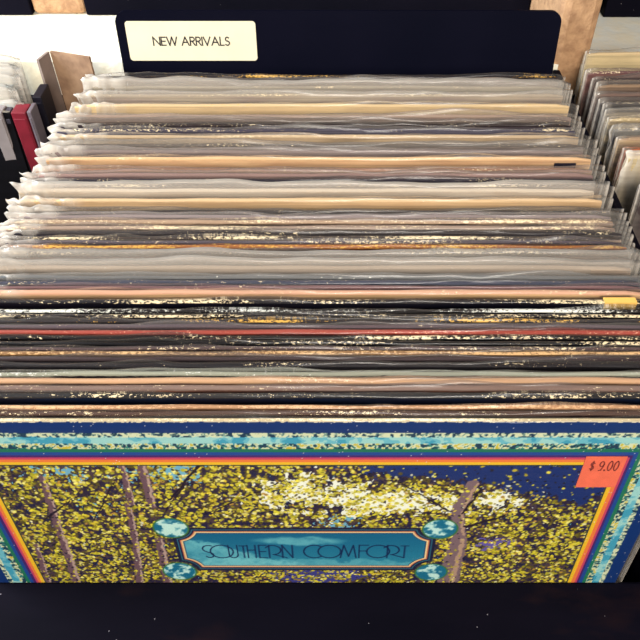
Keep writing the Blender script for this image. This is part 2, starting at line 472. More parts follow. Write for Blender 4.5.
# ------------------------------------------------------------------ front record with printed forest cover
TF = .0018
fx = -.0161
root = empty('record', (fx, Y_FRONT - TF / 2 - H * sin(LEAN), ZB + .0004), (-LEAN, 0, 0))
tag(root, 'front record with yellow forest picture, rainbow border and SOUTHERN COMFORT plaque', 'record', GROUP)
backm = jacket_mat('forest_jacket_back', (205, 190, 155), (20, 40, 80), (20, 34, 70), .8, (230, 215, 180), 77)
make_jacket(root, TF, backm, 99, bow=0, wave=.0001, rip=0)

def paint_cover():
    RES = .35
    W = int(314 / RES) + 1; HH = int(134 / RES) + 1
    X, Tm = np.meshgrid(np.arange(W) * RES - 157.0, np.arange(HH) * RES)   # mm across from centre, mm down
    rs = np.random.RandomState(4)
    img = np.zeros((HH, W, 3))
    def sm(n, k, seed):
        r2 = np.random.RandomState(seed); g = r2.rand(HH // k + 3, W // k + 3)
        yy = np.arange(HH) / k; xx = np.arange(W) / k
        y0 = yy.astype(int); x0 = xx.astype(int); fy = (yy - y0)[:, None]; fx_ = (xx - x0)[None, :]
        fy = fy * fy * (3 - 2 * fy); fx_ = fx_ * fx_ * (3 - 2 * fx_)
        return (g[y0][:, x0] * (1 - fy) * (1 - fx_) + g[y0 + 1][:, x0] * fy * (1 - fx_) + g[y0][:, x0 + 1] * (1 - fy) * fx_ + g[y0 + 1][:, x0 + 1] * fy * fx_)
    def fbm(k, seed): return .5 * sm(0, k, seed) + .3 * sm(0, max(2, k // 2), seed + 1) + .2 * sm(0, max(2, k // 4), seed + 2)
    def c(*v): return np.array(v, float)
    def px(x, y):     # photo pixel -> cover mm
        r = ray(x, y); n = Vector((0, -cos(LEAN), sin(LEAN)))
        P0 = Vector((0, Y_FRONT - TF, ZT - CZ)); k = P0.dot(n) / r.dot(n); p = r * k
        return ((p.x - fx) * 1000, ((P0.y - p.y) * sin(LEAN) + (P0.z - p.z) * cos(LEAN)) * 1000)
    def put(mask, col):
        m = np.clip(mask, 0, 1)[..., None]; img[:] = img * (1 - m) + col * m
    # ---- forest
    f1 = fbm(26, 10); f2 = fbm(12, 20); f3 = fbm(6, 30)
    img[:] = c(44, 34, 58)
    put((f2 > .52) * 1.0, c(70, 54, 66)); put((f3 > .6) * 1.0, c(30, 30, 66))
    put((f3 < .36) * 1.0, c(86, 76, 34))
    def reg(cx, cy, rx, ry): 
        a, b = px(cx, cy); a2, b2 = px(cx + rx, cy); a3, b3 = px(cx, cy + ry)
        return ((X - a) / (a2 - a)) ** 2 + ((Tm - b) / max(1, b3 - b)) ** 2
    light = np.clip((np.exp(-reg(295, 492, 50, 20)) + .9 * np.exp(-reg(400, 500, 65, 16)) + .9 * np.exp(-reg(497, 503, 36, 14)) + .5 * np.exp(-reg(360, 505, 60, 12))) * (.35 + 1.1 * fbm(14, 300)), 0, 1)
    put(((light + (f2 - .5) * 1.6) > .62) * 1.0, c(232, 236, 222))
    blue = 1.2 * np.exp(-reg(575, 482, 60, 26)) + 1.0 * np.exp(-reg(500, 472, 80, 14)) + .75 * np.exp(-reg(390, 470, 60, 10))
    put(((blue + (f2 - .5) * 1.2) > .6) * 1.0, c(26, 46, 104))
    cy_ = np.exp(-reg(170, 470, 40, 16)) + .7 * np.exp(-reg(60, 475, 50, 14)) + .8 * np.exp(-reg(335, 525, 25, 10)) + .5 * np.exp(-reg(100, 505, 30, 14))
    put(((cy_ + (f3 - .5) * 1.9) > .72) * 1.0, c(110, 170, 196))
    put(((np.exp(-reg(320, 576, 60, 8)) + (f3 - .5) * .6) > .5) * 1.0, c(58, 58, 130))
    put(((np.exp(-reg(495, 545, 30, 10)) + (f3 - .5) * 1.2) > .7) * 1.0, c(96, 84, 160))
    def seg(p, q, w0, w1, col, soft=.3):
        (ax, ay), (bx, by) = px(*p), px(*q)
        dx, dy = bx - ax, by - ay; L2 = dx * dx + dy * dy
        t = np.clip(((X - ax) * dx + (Tm - ay) * dy) / L2, 0, 1)
        wob = (f3 - .5) * 2.0
        d = np.hypot(X - ax - t * dx + wob, Tm - ay - t * dy)
        w = w0 + (w1 - w0) * t
        put(np.clip((w / 2 - d) / soft + .5, 0, 1), col)
        return d, w
    def leaves(n, cols, dens, rmin=.5, rmax=1.25):
        k = 0
        for _ in range(n):
            x = rs.uniform(-134, 134); t = rs.uniform(27, 133)
            i = int(t / RES); j = int((x + 157) / RES)
            if i >= HH or j >= W or rs.rand() > dens[i, j]: continue
            a = rs.uniform(rmin, rmax); b = a * rs.uniform(.45, .9); th = rs.uniform(0, pi)
            rr = int(a / RES) + 2
            i0, i1, j0, j1 = max(0, i - rr), min(HH, i + rr + 1), max(0, j - rr), min(W, j + rr + 1)
            xx = X[i0:i1, j0:j1] - x; tt = Tm[i0:i1, j0:j1] - t
            u = xx * cos(th) + tt * sin(th); v = -xx * sin(th) + tt * cos(th)
            mk = np.clip((1 - np.sqrt((u / a) ** 2 + (v / b) ** 2)) * 2.2, 0, 1)[..., None]
            cc = np.array(cols[rs.randint(len(cols))], float) * rs.uniform(.85, 1.1)
            img[i0:i1, j0:j1] = img[i0:i1, j0:j1] * (1 - mk) + np.clip(cc, 0, 255) * mk
    Yl = [(210, 200, 50), (226, 212, 70), (190, 180, 44), (232, 224, 126), (160, 154, 40), (208, 184, 50)]
    PALE = [(222, 220, 160), (216, 206, 100), (216, 200, 70), (230, 228, 196), (190, 172, 50)]
    OL = [(120, 110, 34), (150, 132, 40), (96, 84, 40), (180, 140, 60)]
    DK = [(26, 22, 44), (36, 28, 30), (20, 26, 50)]
    clump = np.clip((fbm(6, 40) - .38) * 9, .04, 1) * np.clip((fbm(16, 50) - .30) * 6, .1, 1)
    dens = np.clip(1.0 - 1.15 * np.clip(blue, 0, 1), .05, 1) * clump
    leaves(3500, OL, np.clip(1 - blue, .05, 1), .7, 1.5)
    # trunks
    br = c(104, 78, 88)
    leaves(13000, Yl, dens, .7, 1.5)
    leaves(5000, PALE, np.clip(light * 1.1 + .12, 0, 1) * clump, .7, 1.4)
    leaves(900, Yl, np.clip(blue, 0, 1) * .45, .4, .9)
    for a, b, w0, w1 in (((42, 478), (77, 582), 3.0, 4.4), ((36, 545), (48, 582), 2, 3), ((121, 462), (132, 505), 2.4, 2.6), ((135, 535), (140, 582), 3, 3.8),
                         ((141, 462), (152, 506), 4.2, 4.4), ((160, 540), (168, 582), 4, 5), ((128, 505), (135, 540), 2.6, 2.8)):
        seg(a, b, w0, w1, br); seg((a[0] + 2, a[1]), (b[0] + 3, b[1]), w0 * .3, w1 * .3, c(176, 150, 140))
    for a, b, w0, w1 in (((473, 484), (458, 512), 5.0, 6.5), ((458, 512), (459, 540), 6, 7), ((459, 540), (447, 584), 8, 11)):
        seg(a, b, w0, w1, c(120, 98, 104)); seg((a[0] + 4, a[1]), (b[0] + 4, b[1]), w0 * .25, w1 * .25, c(170, 140, 120))
    leaves(2600, Yl, dens * .8, .6, 1.3)
    dk = c(34, 22, 40)
    for a, b, w in (((200, 465), (170, 500), 1.1), ((185, 485), (165, 512), .7), ((262, 490), (205, 515), .7), ((290, 478), (240, 500), .6), ((45, 520), (72, 500), .8),
                    ((450, 512), (400, 483), .8), ((481, 490), (462, 514), 1.1), ((466, 527), (505, 516), 1.5), ((448, 515), (410, 512), .6), ((400, 483), (385, 480), .6),
                    ((90, 580), (130, 565), .6), ((60, 578), (30, 570), .7), ((115, 480), (95, 520), .6), ((530, 530), (500, 545), .6), ((560, 520), (530, 540), .6)):
        seg(a, b, w * 1.35, w, dk, .25)
    leaves(2600, DK, np.clip(.8 - .4 * light, 0, 1), .35, 1.0)
    leaves(2600, Yl, dens * .9, .5, 1.0)
    leaves(700, [(245, 245, 232), (200, 210, 190)], np.clip(light, .08, .8), .35, .7)
    # ---- plaque
    def rng(a, b):  # plane rect from px
        return px(a, 0), px(b, 0)
    xl = px(176, 549)[0]; xr = px(434.5, 549)[0]; tt_ = px(338, 528)[1]; tb = px(338, 570.5)[1]
    cxm, ctm = (xl + xr) / 2, (tt_ + tb) / 2; hw, hh = (xr - xl) / 2, (tb - tt_) / 2
    qx, qy = np.abs(X - cxm), np.abs(Tm - ctm)
    def notch(inset, rad):
        d = np.minimum(hw - inset - qx, hh - inset - qy)
        dc = np.hypot(qx - hw, qy - hh) - rad - inset
        return np.minimum(d, dc)
    for ins, col in ((0, (26, 28, 56)), (1.6, (46, 110, 130)), (2.1, (30, 26, 60)), (3.0, (214, 130, 90)), (3.6, (232, 206, 150)), (4.3, (30, 60, 100))):
        put(np.clip(notch(ins, 8.0) / .35 + .5, 0, 1), c(*col))
    inner = np.clip(notch(4.8, 8.0) / .35 + .5, 0, 1)
    sky = np.zeros_like(img); tg = np.clip((Tm - tt_) / (tb - tt_), 0, 1)[..., None]
    sky[:] = c(14, 88, 126) * (1 - tg) + c(44, 132, 156) * tg
    cl = fbm(34, 60); cl2 = fbm(10, 66)
    q = cl * .7 + cl2 * .45
    left_c = np.clip((px(255, 549)[0] + 8 * np.sin(Tm * .2) - X) / 40, 0, 1) * (Tm > tt_ + 9 + (X - xl) * .16)
    bottom = ((Tm - (tb - 11 + 5 * (cl2 - .5) * 2 + 3 * np.sin(X * .09))) > 0) * 1.0
    mid = np.exp(-((X - px(300, 549)[0]) / 22) ** 2 - ((Tm - (tt_ + 12)) / 3.4) ** 2)
    wav = 5 * (fbm(20, 72) - .5) * 2 + 3 * (cl2 - .5) * 2
    xn = (X - xl) / (xr - xl)
    edge_l = tt_ + 3 + xn * 62 + wav                  # cloud bank falling from the left
    bank = np.clip((Tm - edge_l) / 2.5, 0, 1) * np.clip(1.25 - (Tm - edge_l) / 26, .15, 1)
    low = np.clip((Tm - (tb - 11 + wav)) / 2.5, 0, 1)
    puff = np.clip((np.exp(-((X - px(300, 549)[0]) / 24) ** 2 - ((Tm - (tt_ + 11 + wav * .3)) / 4) ** 2) - .35) * 3, 0, 1)
    cm = np.clip(bank * .8 + low * .55 + puff * .7, 0, .9) * np.clip(.45 + cl2 * 1.0, 0, 1)
    sky = sky * (1 - cm[..., None]) + c(116, 190, 196) * cm[..., None]
    img[:] = img * (1 - inner[..., None]) + sky * inner[..., None]
    # planet medallions at the four corners
    for (mx, my, rx, seed) in ((171, 528.5, 17, 3), (180, 571.5, 16, 5), (440, 529.5, 17, 8), (431, 572.5, 15.5, 11)):
        a, b = px(mx, my); rad = (px(mx + rx, my)[0] - a)
        d = np.hypot(X - a, (Tm - b) * 1.0 * (rad / (rad * .98)))
        put(np.clip((rad + .8 - d) / .4, 0, 1), c(60, 110, 60))
        g = fbm(14, 100 + seed); gm = np.clip((g - .52) * 8, 0, 1)[..., None]
        pl = c(22, 104, 134) * (1 - gm) + c(186, 222, 214) * gm
        m = np.clip((rad - d) / .4, 0, 1)[..., None]; img[:] = img * (1 - m) + pl * m
    # lettering: thin wide-bowled capitals
    x0, _ = px(203, 552); x1, _ = px(408, 552); t0 = px(300, 545.5)[1]; t1 = px(300, 558)[1]
    LH = t1 - t0
    L = []
    def lt(ls, x): 
        for l in ls: L.append([(x + p[0], p[1]) for p in l])
    # units: 1 = letter height
    S = [arc(.36, .72, .34, .26, 60, 240, 12) + [(.34, .42)] + arc(.34, .22, .22, .2, 70, -150, 12)]
    O = [arc(.62, .5, .62, .5, 0, 360, 36)]
    U = [[(0, 1), (0, .3)] + arc(.24, .26, .24, .26, 180, 360, 12) + [(.48, 1)]]
    Tg = [[(.2, 0), (.2, .95)], [(0, .95), (.4, .95)]]
    Hg = [[(0, 0), (0, 1)], [(.42, 0), (.42, 1)], [(0, .62), (.42, .62)]]
    E = [[(.42, 0), (0, 0), (0, 1), (.42, 1)], [(0, .5), (.36, .5)]]
    Rg = [[(0, 0), (0, 1)], arc(.2, .62, .44, .36, 150, -90, 20), [(.25, .26), (.95, 0)]]
    Ng = [[(0, 0), (0, 1), (.55, 0), (.55, 1)]]
    C = [arc(.6, .5, .58, .5, 50, 310, 28)]
    Mg = [[(0, 0), (.18, 1), (.45, .12), (.7, 1), (.86, 0)]]
    Fg = [[(0, 0), (0, 1), (.5, 1)], [(0, .55), (.4, .55)]]
    tot = 0; seq = [(S, .42), (O, 1.0), (U, .62), (Tg, .42), (Tg, .0), (Hg, .62), (E, .55), (Rg, .72), (Ng, 1.15),
                    (C, .80), (O, 1.22), (Mg, 1.02), (Fg, .42), (O, 1.12), (Rg, .74), (Tg, .4)]
    seq = [s for s in seq if not (s[0] is Tg and s[1] == 0)]
    for g, adv in seq:
        lt(g, tot); tot += adv
    sx = (x1 - x0) / tot
    for l in L:
        for k in range(len(l) - 1):
            ax, ay = x0 + l[k][0] * sx, t1 - l[k][1] * LH; bx, by = x0 + l[k + 1][0] * sx, t1 - l[k + 1][1] * LH
            i0 = max(0, int((min(ay, by) - 1) / RES)); i1 = int((max(ay, by) + 1) / RES) + 2
            j0 = int((min(ax, bx) - 1 + 157) / RES); j1 = int((max(ax, bx) + 1 + 157) / RES) + 2
            xx, yy = X[i0:i1, j0:j1], Tm[i0:i1, j0:j1]
            dx, dy = bx - ax, by - ay; L2 = dx * dx + dy * dy + 1e-9
            t = np.clip(((xx - ax) * dx + (yy - ay) * dy) / L2, 0, 1)
            d = np.hypot(xx - ax - t * dx, yy - ay - t * dy)
            m = (np.clip((.36 - d) / .3 + .5, 0, 1) * .9)[..., None]
            img[i0:i1, j0:j1] = img[i0:i1, j0:j1] * (1 - m) + c(12, 28, 70) * m
    # ---- rainbow border: e = 0 at the outer edge, 28 at the inner edge of the frame
    e = np.minimum(Tm * 1.0, (157 - np.abs(X)) * 28.3 / 24.6)
    fr = e < 28.3
    B = np.zeros_like(img)
    n1 = fbm(8, 200); n2 = fbm(4, 210); n3 = fbm(20, 220)
    def band(a, b, col): B[(e >= a) & (e < b)] = col
    band(0, 7.2, (10, 46, 104)); band(7.2, 9.6, (120, 150, 140)); band(9.6, 14.2, (104, 176, 190)); band(14.2, 17.2, (60, 130, 120))
    band(17.2, 19.4, (28, 110, 84)); band(19.4, 21.6, (30, 68, 140)); band(21.6, 23.0, (66, 34, 100)); band(23.0, 24.2, (190, 66, 96))
    band(24.2, 26.0, (224, 120, 62)); band(26.0, 28.4, (226, 182, 42))
    skyb = (e > 9.2) & (e < 14.6)
    B[skyb & (n3 > .55)] = (150, 200, 196); B[skyb & (n3 < .42)] = (62, 150, 176)
    fl = ((e > 7.0) & (e < 9.8)) | ((e > 13.9) & (e < 17.4))
    B[fl & (n2 > .52)] = (206, 212, 176); B[fl & (n2 < .42)] = (26, 56, 80); B[fl & (n2 > .66) & (e > 12)] = (196, 180, 60)
    img[fr] = B[fr]
    band_l = (np.abs(e - 28.3) < .35); img[band_l] = (40, 60, 50)
    # rubbed outer edge
    worn = (Tm < .5 + 1.4 * (n2 - .45)) ; img[worn] = (226, 214, 180)
    sc = (rs.rand(HH, W) > .9985); img[sc & fr] = (220, 220, 225)
    return X, Tm, np.clip(img, 0, 255) / 255.0, RES, W, HH

X, Tm, img, RES, W_, HH_ = paint_cover()
cv = np.stack([X.ravel() / 1000, np.full(X.size, -TF / 2 - .00012), H - Tm.ravel() / 1000], 1)
idx = np.arange(W_ * HH_).reshape(HH_, W_)
fc = np.stack([idx[1:, :-1].ravel(), idx[1:, 1:].ravel(), idx[:-1, 1:].ravel(), idx[:-1, :-1].ravel()], 1)
me = bpy.data.meshes.new('printed_cover')
me.vertices.add(len(cv)); me.vertices.foreach_set('co', cv.ravel())
me.loops.add(fc.size); me.loops.foreach_set('vertex_index', fc.ravel())
me.polygons.add(len(fc)); me.polygons.foreach_set('loop_start', np.arange(0, fc.size, 4)); me.polygons.foreach_set('loop_total', np.full(len(fc), 4))
me.update(); me.validate()
ca = me.color_attributes.new('print', 'FLOAT_COLOR', 'POINT')
li = np.where(img <= .04045, img / 12.92, ((img + .055) / 1.055) ** 2.4).reshape(-1, 3)
ca.data.foreach_set('color', np.concatenate([li * .82, np.ones((len(li), 1))], 1).astype(np.float32).ravel())
pm, nt, out = new_mat('cover_print')
b = N(nt, 'ShaderNodeBsdfPrincipled'); b.inputs['Roughness'].default_value = .4; b.inputs['Specular IOR Level'].default_value = .35
a = N(nt, 'ShaderNodeAttribute'); a.attribute_name = 'print'
nt.links.new(a.outputs['Color'], b.inputs['Base Color']); nt.links.new(b.outputs[0], out.inputs[0])
me.materials.append(pm)
o = bpy.data.objects.new('printed_cover', me); COL.objects.link(o); o.parent = root
o['label'] = 'printed forest picture with rainbow border and plaque'
# price sticker, red-orange, on the corner of the frame
ORG = simple_mat('orange_sticker', (212, 98, 70), .7, .12, 200)
INK = simple_mat('dark_red_ink', (120, 44, 36), .6, 0)
sx0, sx1, sz1, sz0 = .1195, .1372 - .001, H - .0220, H - .0432
bm = bmesh.new(); add_box(bm, sx0 - .0008, sx0 + .0283 - .0128, -TF / 2 - .00045, -TF / 2 - .0002, sz0, sz1)
bm.free()
bm = bmesh.new(); add_box(bm, .1188, .1360, -TF / 2 - .00045, -TF / 2 - .0002, sz0, sz1, .00008, 1)
st = bm_obj('price_sticker', bm, ORG, root); st['label'] = 'red-orange price sticker reading $ 9.00'
ls, wd = text_lines('$ 9.00', .0062, .24, .36)
k = .0118 / wd
ls = [[(p[0] * k, p[1]) for p in l] for l in ls]
V, F = stroke_mesh(ls, .0006, 0, .00012)
V = [(.1218 + v[0], -TF / 2 - .00045 - v[2], sz1 - .0092 + v[1]) for v in V]
obj_from('lettering', V, F, INK, st)
make_sleeve(root, TF + .0012, 500, .0012, .003, .004, .0035, 0, 0)

# ------------------------------------------------------------------ the bin
XL0, XL1 = -.1880, -.1830        # left divider
XR0, XR1 = .1555, .1605          # right divider
LIPZ = ZT - .1235
YF = Y_FRONT - TF - H * sin(LEAN) - .006
YBACK = .4945
bin_ = empty('record_bin', (0, .33, 0))
tag(bin_, 'black painted wooden record bin with a wide worn front ledge, holding the new arrivals', 'bin')
def part_box(name, mat, parent, x0, x1, y0, y1, z0, z1, bev=.001):
    bm = bmesh.new(); px_, py_, pz_ = parent.location
    add_box(bm, x0 - px_, x1 - px_, y0 - py_, y1 - py_, z0 - pz_, z1 - pz_, bev)
    return bm_obj(name, bm, mat, parent)
ledge_far = at_z(338, 581, LIPZ).y
part_box('front_ledge', LEDGE, bin_, XL0 - .36, XR1 + .355, ledge_far - .075, ledge_far, LIPZ - .02, LIPZ, .0015)
part_box('front_panel', BLACK, bin_, XL0 - .36, XR1 + .355, ledge_far - .073, ledge_far - .058, 0, LIPZ - .0202)
part_box('side_panel', BLACK, bin_, XL0, XL1, ledge_far + .0005, .452, .0125, LIPZ - .004)
part_box('side_panel', BLACK, bin_, XR0, XR1, ledge_far + .0005, YBACK, .0125, ZT - .014)  # raised so its black stands in for the shadowed gap and record ends
part_box('side_panel', BLACK, bin_, XL0 - .36, XL0 - .352, ledge_far + .0005, YBACK, .0125, LIPZ - .004)
part_box('side_panel', BLACK, bin_, XR1 + .345, XR1 + .355, ledge_far + .0005, YBACK, .0125, LIPZ - .004)
part_box('bottom_board', BLACK, bin_, XL0 - .36, XR1 + .355, ledge_far - .0575, YBACK, 0, .012)
part_box('back_panel', BLACK, bin_, XL0 - .36, XR1 + .355, YBACK + .0004, YBACK + .0030, 0, ZT - .035)

# ------------------------------------------------------------------ black header board with label
BL = radians(8)
cb = at_z(338, 75, ZT)                       # sight line along the last record's edge
Yb = YBACK - .026
# board local: x across, z up along its face
tl = ray(113, 12); 
def on_board(x, y, Y0, z0):
    n = Vector((0, -cos(BL), sin(BL))); r = ray(x, y)
    k = Vector((0, Y0, z0 - CZ)).dot(n) / r.dot(n); p = r * k
    return p.x, ((p.y - Y0) * sin(BL) + (p.z + CZ - z0) * cos(BL))
bz0 = .014; by0 = .395 + .0
# the board stands behind the last record: find its foot so that its face passes just behind that record's top
last_top = top_y(75.5) + .006
by0 = last_top - (ZT - bz0) * tan(BL) + .0
by0 = max(by0, top_y(75.5) - H * sin(LEAN) + .0055)
xl_t, h_t = on_board(113, 11, by0, bz0); xr_t, _ = on_board(563, 14, by0, bz0)
board = empty('divider_board', ((xl_t + xr_t) / 2, by0, bz0), (-BL, 0, 0))
tag(board, 'black divider board with rounded corners standing behind the new arrivals records', 'divider board')
bw = xr_t - xl_t
def rounded_rect(x0, x1, z0, z1, r, n=8):
    P = []
    for (cx_, cz_, a0) in ((x1 - r, z1 - r, 0), (x0 + r, z1 - r, 90), (x0 + r, z0 + r, 180), (x1 - r, z0 + r, 270)):
        for i in range(n + 1):
            a_ = radians(a0 + 90 * i / n); P.append((cx_ + r * cos(a_), cz_ + r * sin(a_)))
    return P
def slab(P, y0, y1):
    n = len(P); V = [(p[0], y0, p[1]) for p in P] + [(p[0], y1, p[1]) for p in P]
    F = [tuple(range(n))[::-1], tuple(range(n, 2 * n))] + [(i, (i + 1) % n, n + (i + 1) % n, n + i) for i in range(n)]
    return V, F
V, F = slab(rounded_rect(-bw / 2, bw / 2, 0, h_t, .008), 0, .003)
obj_from('panel', V, F, BOARD, board)
LABM = simple_mat('label_paper', (222, 212, 182), .6, .05, 60)
INKB = simple_mat('black_ink', (30, 28, 32), .6, 0)
q = [on_board(x, y, by0, bz0) for x, y in ((124, 20), (256, 22), (257, 61), (131, 60))]
lx0 = (q[0][0] + q[3][0]) / 2; lx1 = (q[1][0] + q[2][0]) / 2; lz1 = (q[0][1] + q[1][1]) / 2; lz0 = (q[2][1] + q[3][1]) / 2
bx = board.location.x
V, F = slab(rounded_rect(lx0 - bx, lx1 - bx, lz0, lz1, .0022), -.0004, -.00005)
lab = obj_from('name_label', V, F, LABM, board); lab['label'] = 'cream paper label reading NEW ARRIVALS'
qa = on_board(154, 45, by0, bz0); qb = on_board(229, 37, by0, bz0)
hh_ = qb[1] - qa[1]
ls, wd = text_lines('NEW ARRIVALS', hh_)
k = (qb[0] - qa[0]) / wd
ls = [[(p[0] * k, p[1]) for p in l] for l in ls]
V, F = stroke_mesh(ls, .00085, 0, .00012)
V = [(v[0] + qa[0] - bx, -.0004 - v[2], v[1] + qa[1]) for v in V]
obj_from('lettering', V, F, INKB, lab)

# ------------------------------------------------------------------ the wall, its ledge and posts, crates on the ledge
WHITE_P = simple_mat('white_rough_plaster', (250, 247, 230), .8, .08, 160, .0006, .2)
def speckled_plaster():
    m, nt, out = new_mat('white_speckled_plaster')
    b = N(nt, 'ShaderNodeBsdfPrincipled'); b.inputs['Roughness'].default_value = .8
    tc = N(nt, 'ShaderNodeTexCoord'); v = N(nt, 'ShaderNodeTexVoronoi'); v.inputs['Scale'].default_value = 170
    nt.links.new(tc.outputs['Object'], v.inputs[0])
    dot = math_(nt, 'LESS_THAN', v.outputs['Distance'], .16)
    sep = N(nt, 'ShaderNodeSeparateColor'); nt.links.new(v.outputs['Color'], sep.inputs[0])
    dot = math_(nt, 'MULTIPLY', dot, math_(nt, 'GREATER_THAN', sep.outputs[0], .72))
    col = mixc(nt, ramp(nt, noise(nt, 30), .35, .7), lin((250, 247, 232)), lin((240, 228, 196)))
    col = mixc(nt, math_(nt, 'MULTIPLY', dot, .7), col, lin((150, 150, 140)))
    n = noise(nt, 130)
    bp = N(nt, 'ShaderNodeBump'); bp.inputs['Distance'].default_value = .0008; nt.links.new(n, bp.inputs['Height'])
    nt.links.new(bp.outputs[0], b.inputs['Normal']); nt.links.new(col, b.inputs['Base Color']); nt.links.new(b.outputs[0], out.inputs[0])
    return m
SPECK = speckled_plaster()
STUCCO = simple_mat('tan_stucco', (184, 146, 110), .85, .0, 150, .0012, .2, col2=(156, 120, 90))
GREYP = simple_mat('grey_worn_plaster', (236, 240, 234), .8, 0, 60, .0008, .2, col2=(244, 238, 216))
LEDZ = ZT - .012
def struct(name, mat, x0, x1, y0, y1, z0, z1, bev=0):
    bm = bmesh.new(); add_box(bm, x0, x1, y0, y1, z0, z1, bev)
    return tag(bm_obj(name, bm, mat), kind='structure')
struct('floor', simple_mat('dark_floor', (60, 52, 48), .6, .2), -1.6, 1.6, -1.0, 1.2, -.02, 0)
YW = .72
struct('wall_back', STUCCO, -1.6, 1.6, YW, YW + .05, 0, 1.6)
xsplit = at_z(586, 30, LEDZ).x
struct('trim_1', SPECK, -.75, .03, YBACK + .0075, YW, LEDZ - .03, LEDZ)
struct('trim_2', GREYP, .0301, .75, YBACK + .0035, YW, LEDZ - .03, LEDZ)
# stucco posts rising from the ledge
yl = at_z(60, 15, LEDZ).y
pA = at_z(34, 15, LEDZ); pB = at_z(86, 16, LEDZ)
struct('trim_3', STUCCO, pA.x, pB.x, yl, YW - .0005, LEDZ + .0001, LEDZ + .30, .004)
pC = at_z(554, 60, LEDZ); pD = at_z(588, 60, LEDZ)
struct('trim_4', STUCCO, pC.x - .004, pD.x - .001, YBACK + .0034, YW - .0005, LEDZ - .03, LEDZ + .30, .006)

def crate(x0, x1, y0, y1, z0, hgt, label):
    c = empty('wooden_crate', ((x0 + x1) / 2, (y0 + y1) / 2, z0)); tag(c, label, 'crate', None)
    t = .009
    part_box('front_panel', BLACK, c, x0, x1, y0, y0 + t, z0, z0 + hgt)
    part_box('back_panel', BLACK, c, x0, x1, y1 - t, y1, z0, z0 + hgt)
    part_box('side_panel', BLACK, c, x0, x0 + t, y0 + t, y1 - t, z0, z0 + hgt)
    part_box('side_panel', BLACK, c, x1 - t, x1, y0 + t, y1 - t, z0, z0 + hgt)
    part_box('bottom_board', BLACK, c, x0 + t, x1 - t, y0 + t, y1 - t, z0, z0 + t)
    return c
ylc = at_z(60, 15.5, LEDZ).y - .0006
a_ = at_z(86.5, 15.5, LEDZ); b_ = at_z(555, 9, LEDZ)
crate(a_.x + .0005, pC.x - .0045, ylc, YW - .01, LEDZ + .0003, .13, 'long black crate on the ledge behind the label board')
crate(a_.x - .39, pA.x - .0005, ylc, YW - .01, LEDZ + .0003, .13, 'black crate at the top left beyond the white ledge')
r_ = at_z(603, 18, LEDZ)
crate(r_.x, r_.x + .33, r_.y, YW - .01, LEDZ + .0003, .13, 'black crate at the top right beyond the grey ledge')
# crinkled clear bag tucked beside the right crate
bmb = bmesh.new(); r2 = random.Random(3)
g_ = bmesh.ops.create_icosphere(bmb, subdivisions=4, radius=1)
p_ = at_z(596, 10, LEDZ)
for v in bmb.verts:
    d_ = v.co.normalized()
    k_ = 1 + .16 * sin(9 * d_.x + 7 * d_.z) + .10 * sin(17 * d_.y - 13 * d_.z) + r2.uniform(-.05, .05)
    v.co = Vector((d_.x * .0042 * k_, d_.y * .012 * k_, .013 + .013 * d_.z * min(k_, 1.0)))
BAG = simple_mat('grey_film', (84, 92, 104), .25, .5, 220, 0, .8)
bg_ = bm_obj('plastic_bag', bmb, BAG, None, False, (r_.x - .0062, r_.y + .014, LEDZ + .0006))
tag(bg_, 'small crumpled grey plastic bag squeezed beside the top right crate', 'plastic bag')

# ------------------------------------------------------------------ left neighbour bin
PALEB = [((205, 215, 215), (190, 206, 212)), ((214, 216, 206), (180, 200, 210)), ((160, 190, 204), (196, 210, 214)), ((210, 212, 200), (150, 180, 196)),
         ((150, 190, 206), (200, 214, 216)), ((216, 216, 206), (170, 196, 206)), ((140, 176, 190), (120, 150, 170))]
ld = ['rearmost record in the left bin, white in puffy plastic', 'second record from the back of the left bin, pale and hazy',
      'third record from the back of the left bin, pale blue grey', 'fourth record from the back of the left bin, pale cream',
      'fifth record from the back of the left bin, light blue', 'sixth record from the back of the left bin, whitish',
      'front record of the left bin behind the red box set, blue grey']
for i, (y, cpair) in enumerate(zip((62, 68, 75, 82, 89, 96, 103), PALEB)):
    Yt = top_y(y)
    rt = empty('record', (at_z((22, 20, 24, 22, 17, 20, 25)[i], y, ZT).x - .157 - .006, Yt - .0016 - H * sin(LEAN), ZB + .0004), (-LEAN, 0, 0))
    tag(rt, ld[i], 'record', 'records in the left neighbouring bin')
    make_jacket(rt, .0026, jacket_mat('jacket_print', cpair[0], cpair[1], cpair[0], .1, WHITE, 100 + i), 100 + i)
    make_sleeve(rt, .0026, 100 + i, .004, .5, .003, .006, .3, .6, amp=2.2)
rt = empty('record', (at_z(20, 109, ZT).x - .163, top_y(109) - .0016 - H * sin(LEAN), ZB + .0004), (-LEAN, 0, 0))  # added black record that keeps the left gap dark
tag(rt, 'black record added to darken the gap behind the box sets, last of the left bin', 'record', 'records in the left neighbouring bin')
make_jacket(rt, .0026, jacket_mat('jacket_print', (150, 145, 135), (20, 18, 28), (26, 24, 36), .1, WHITE, 120), 120)
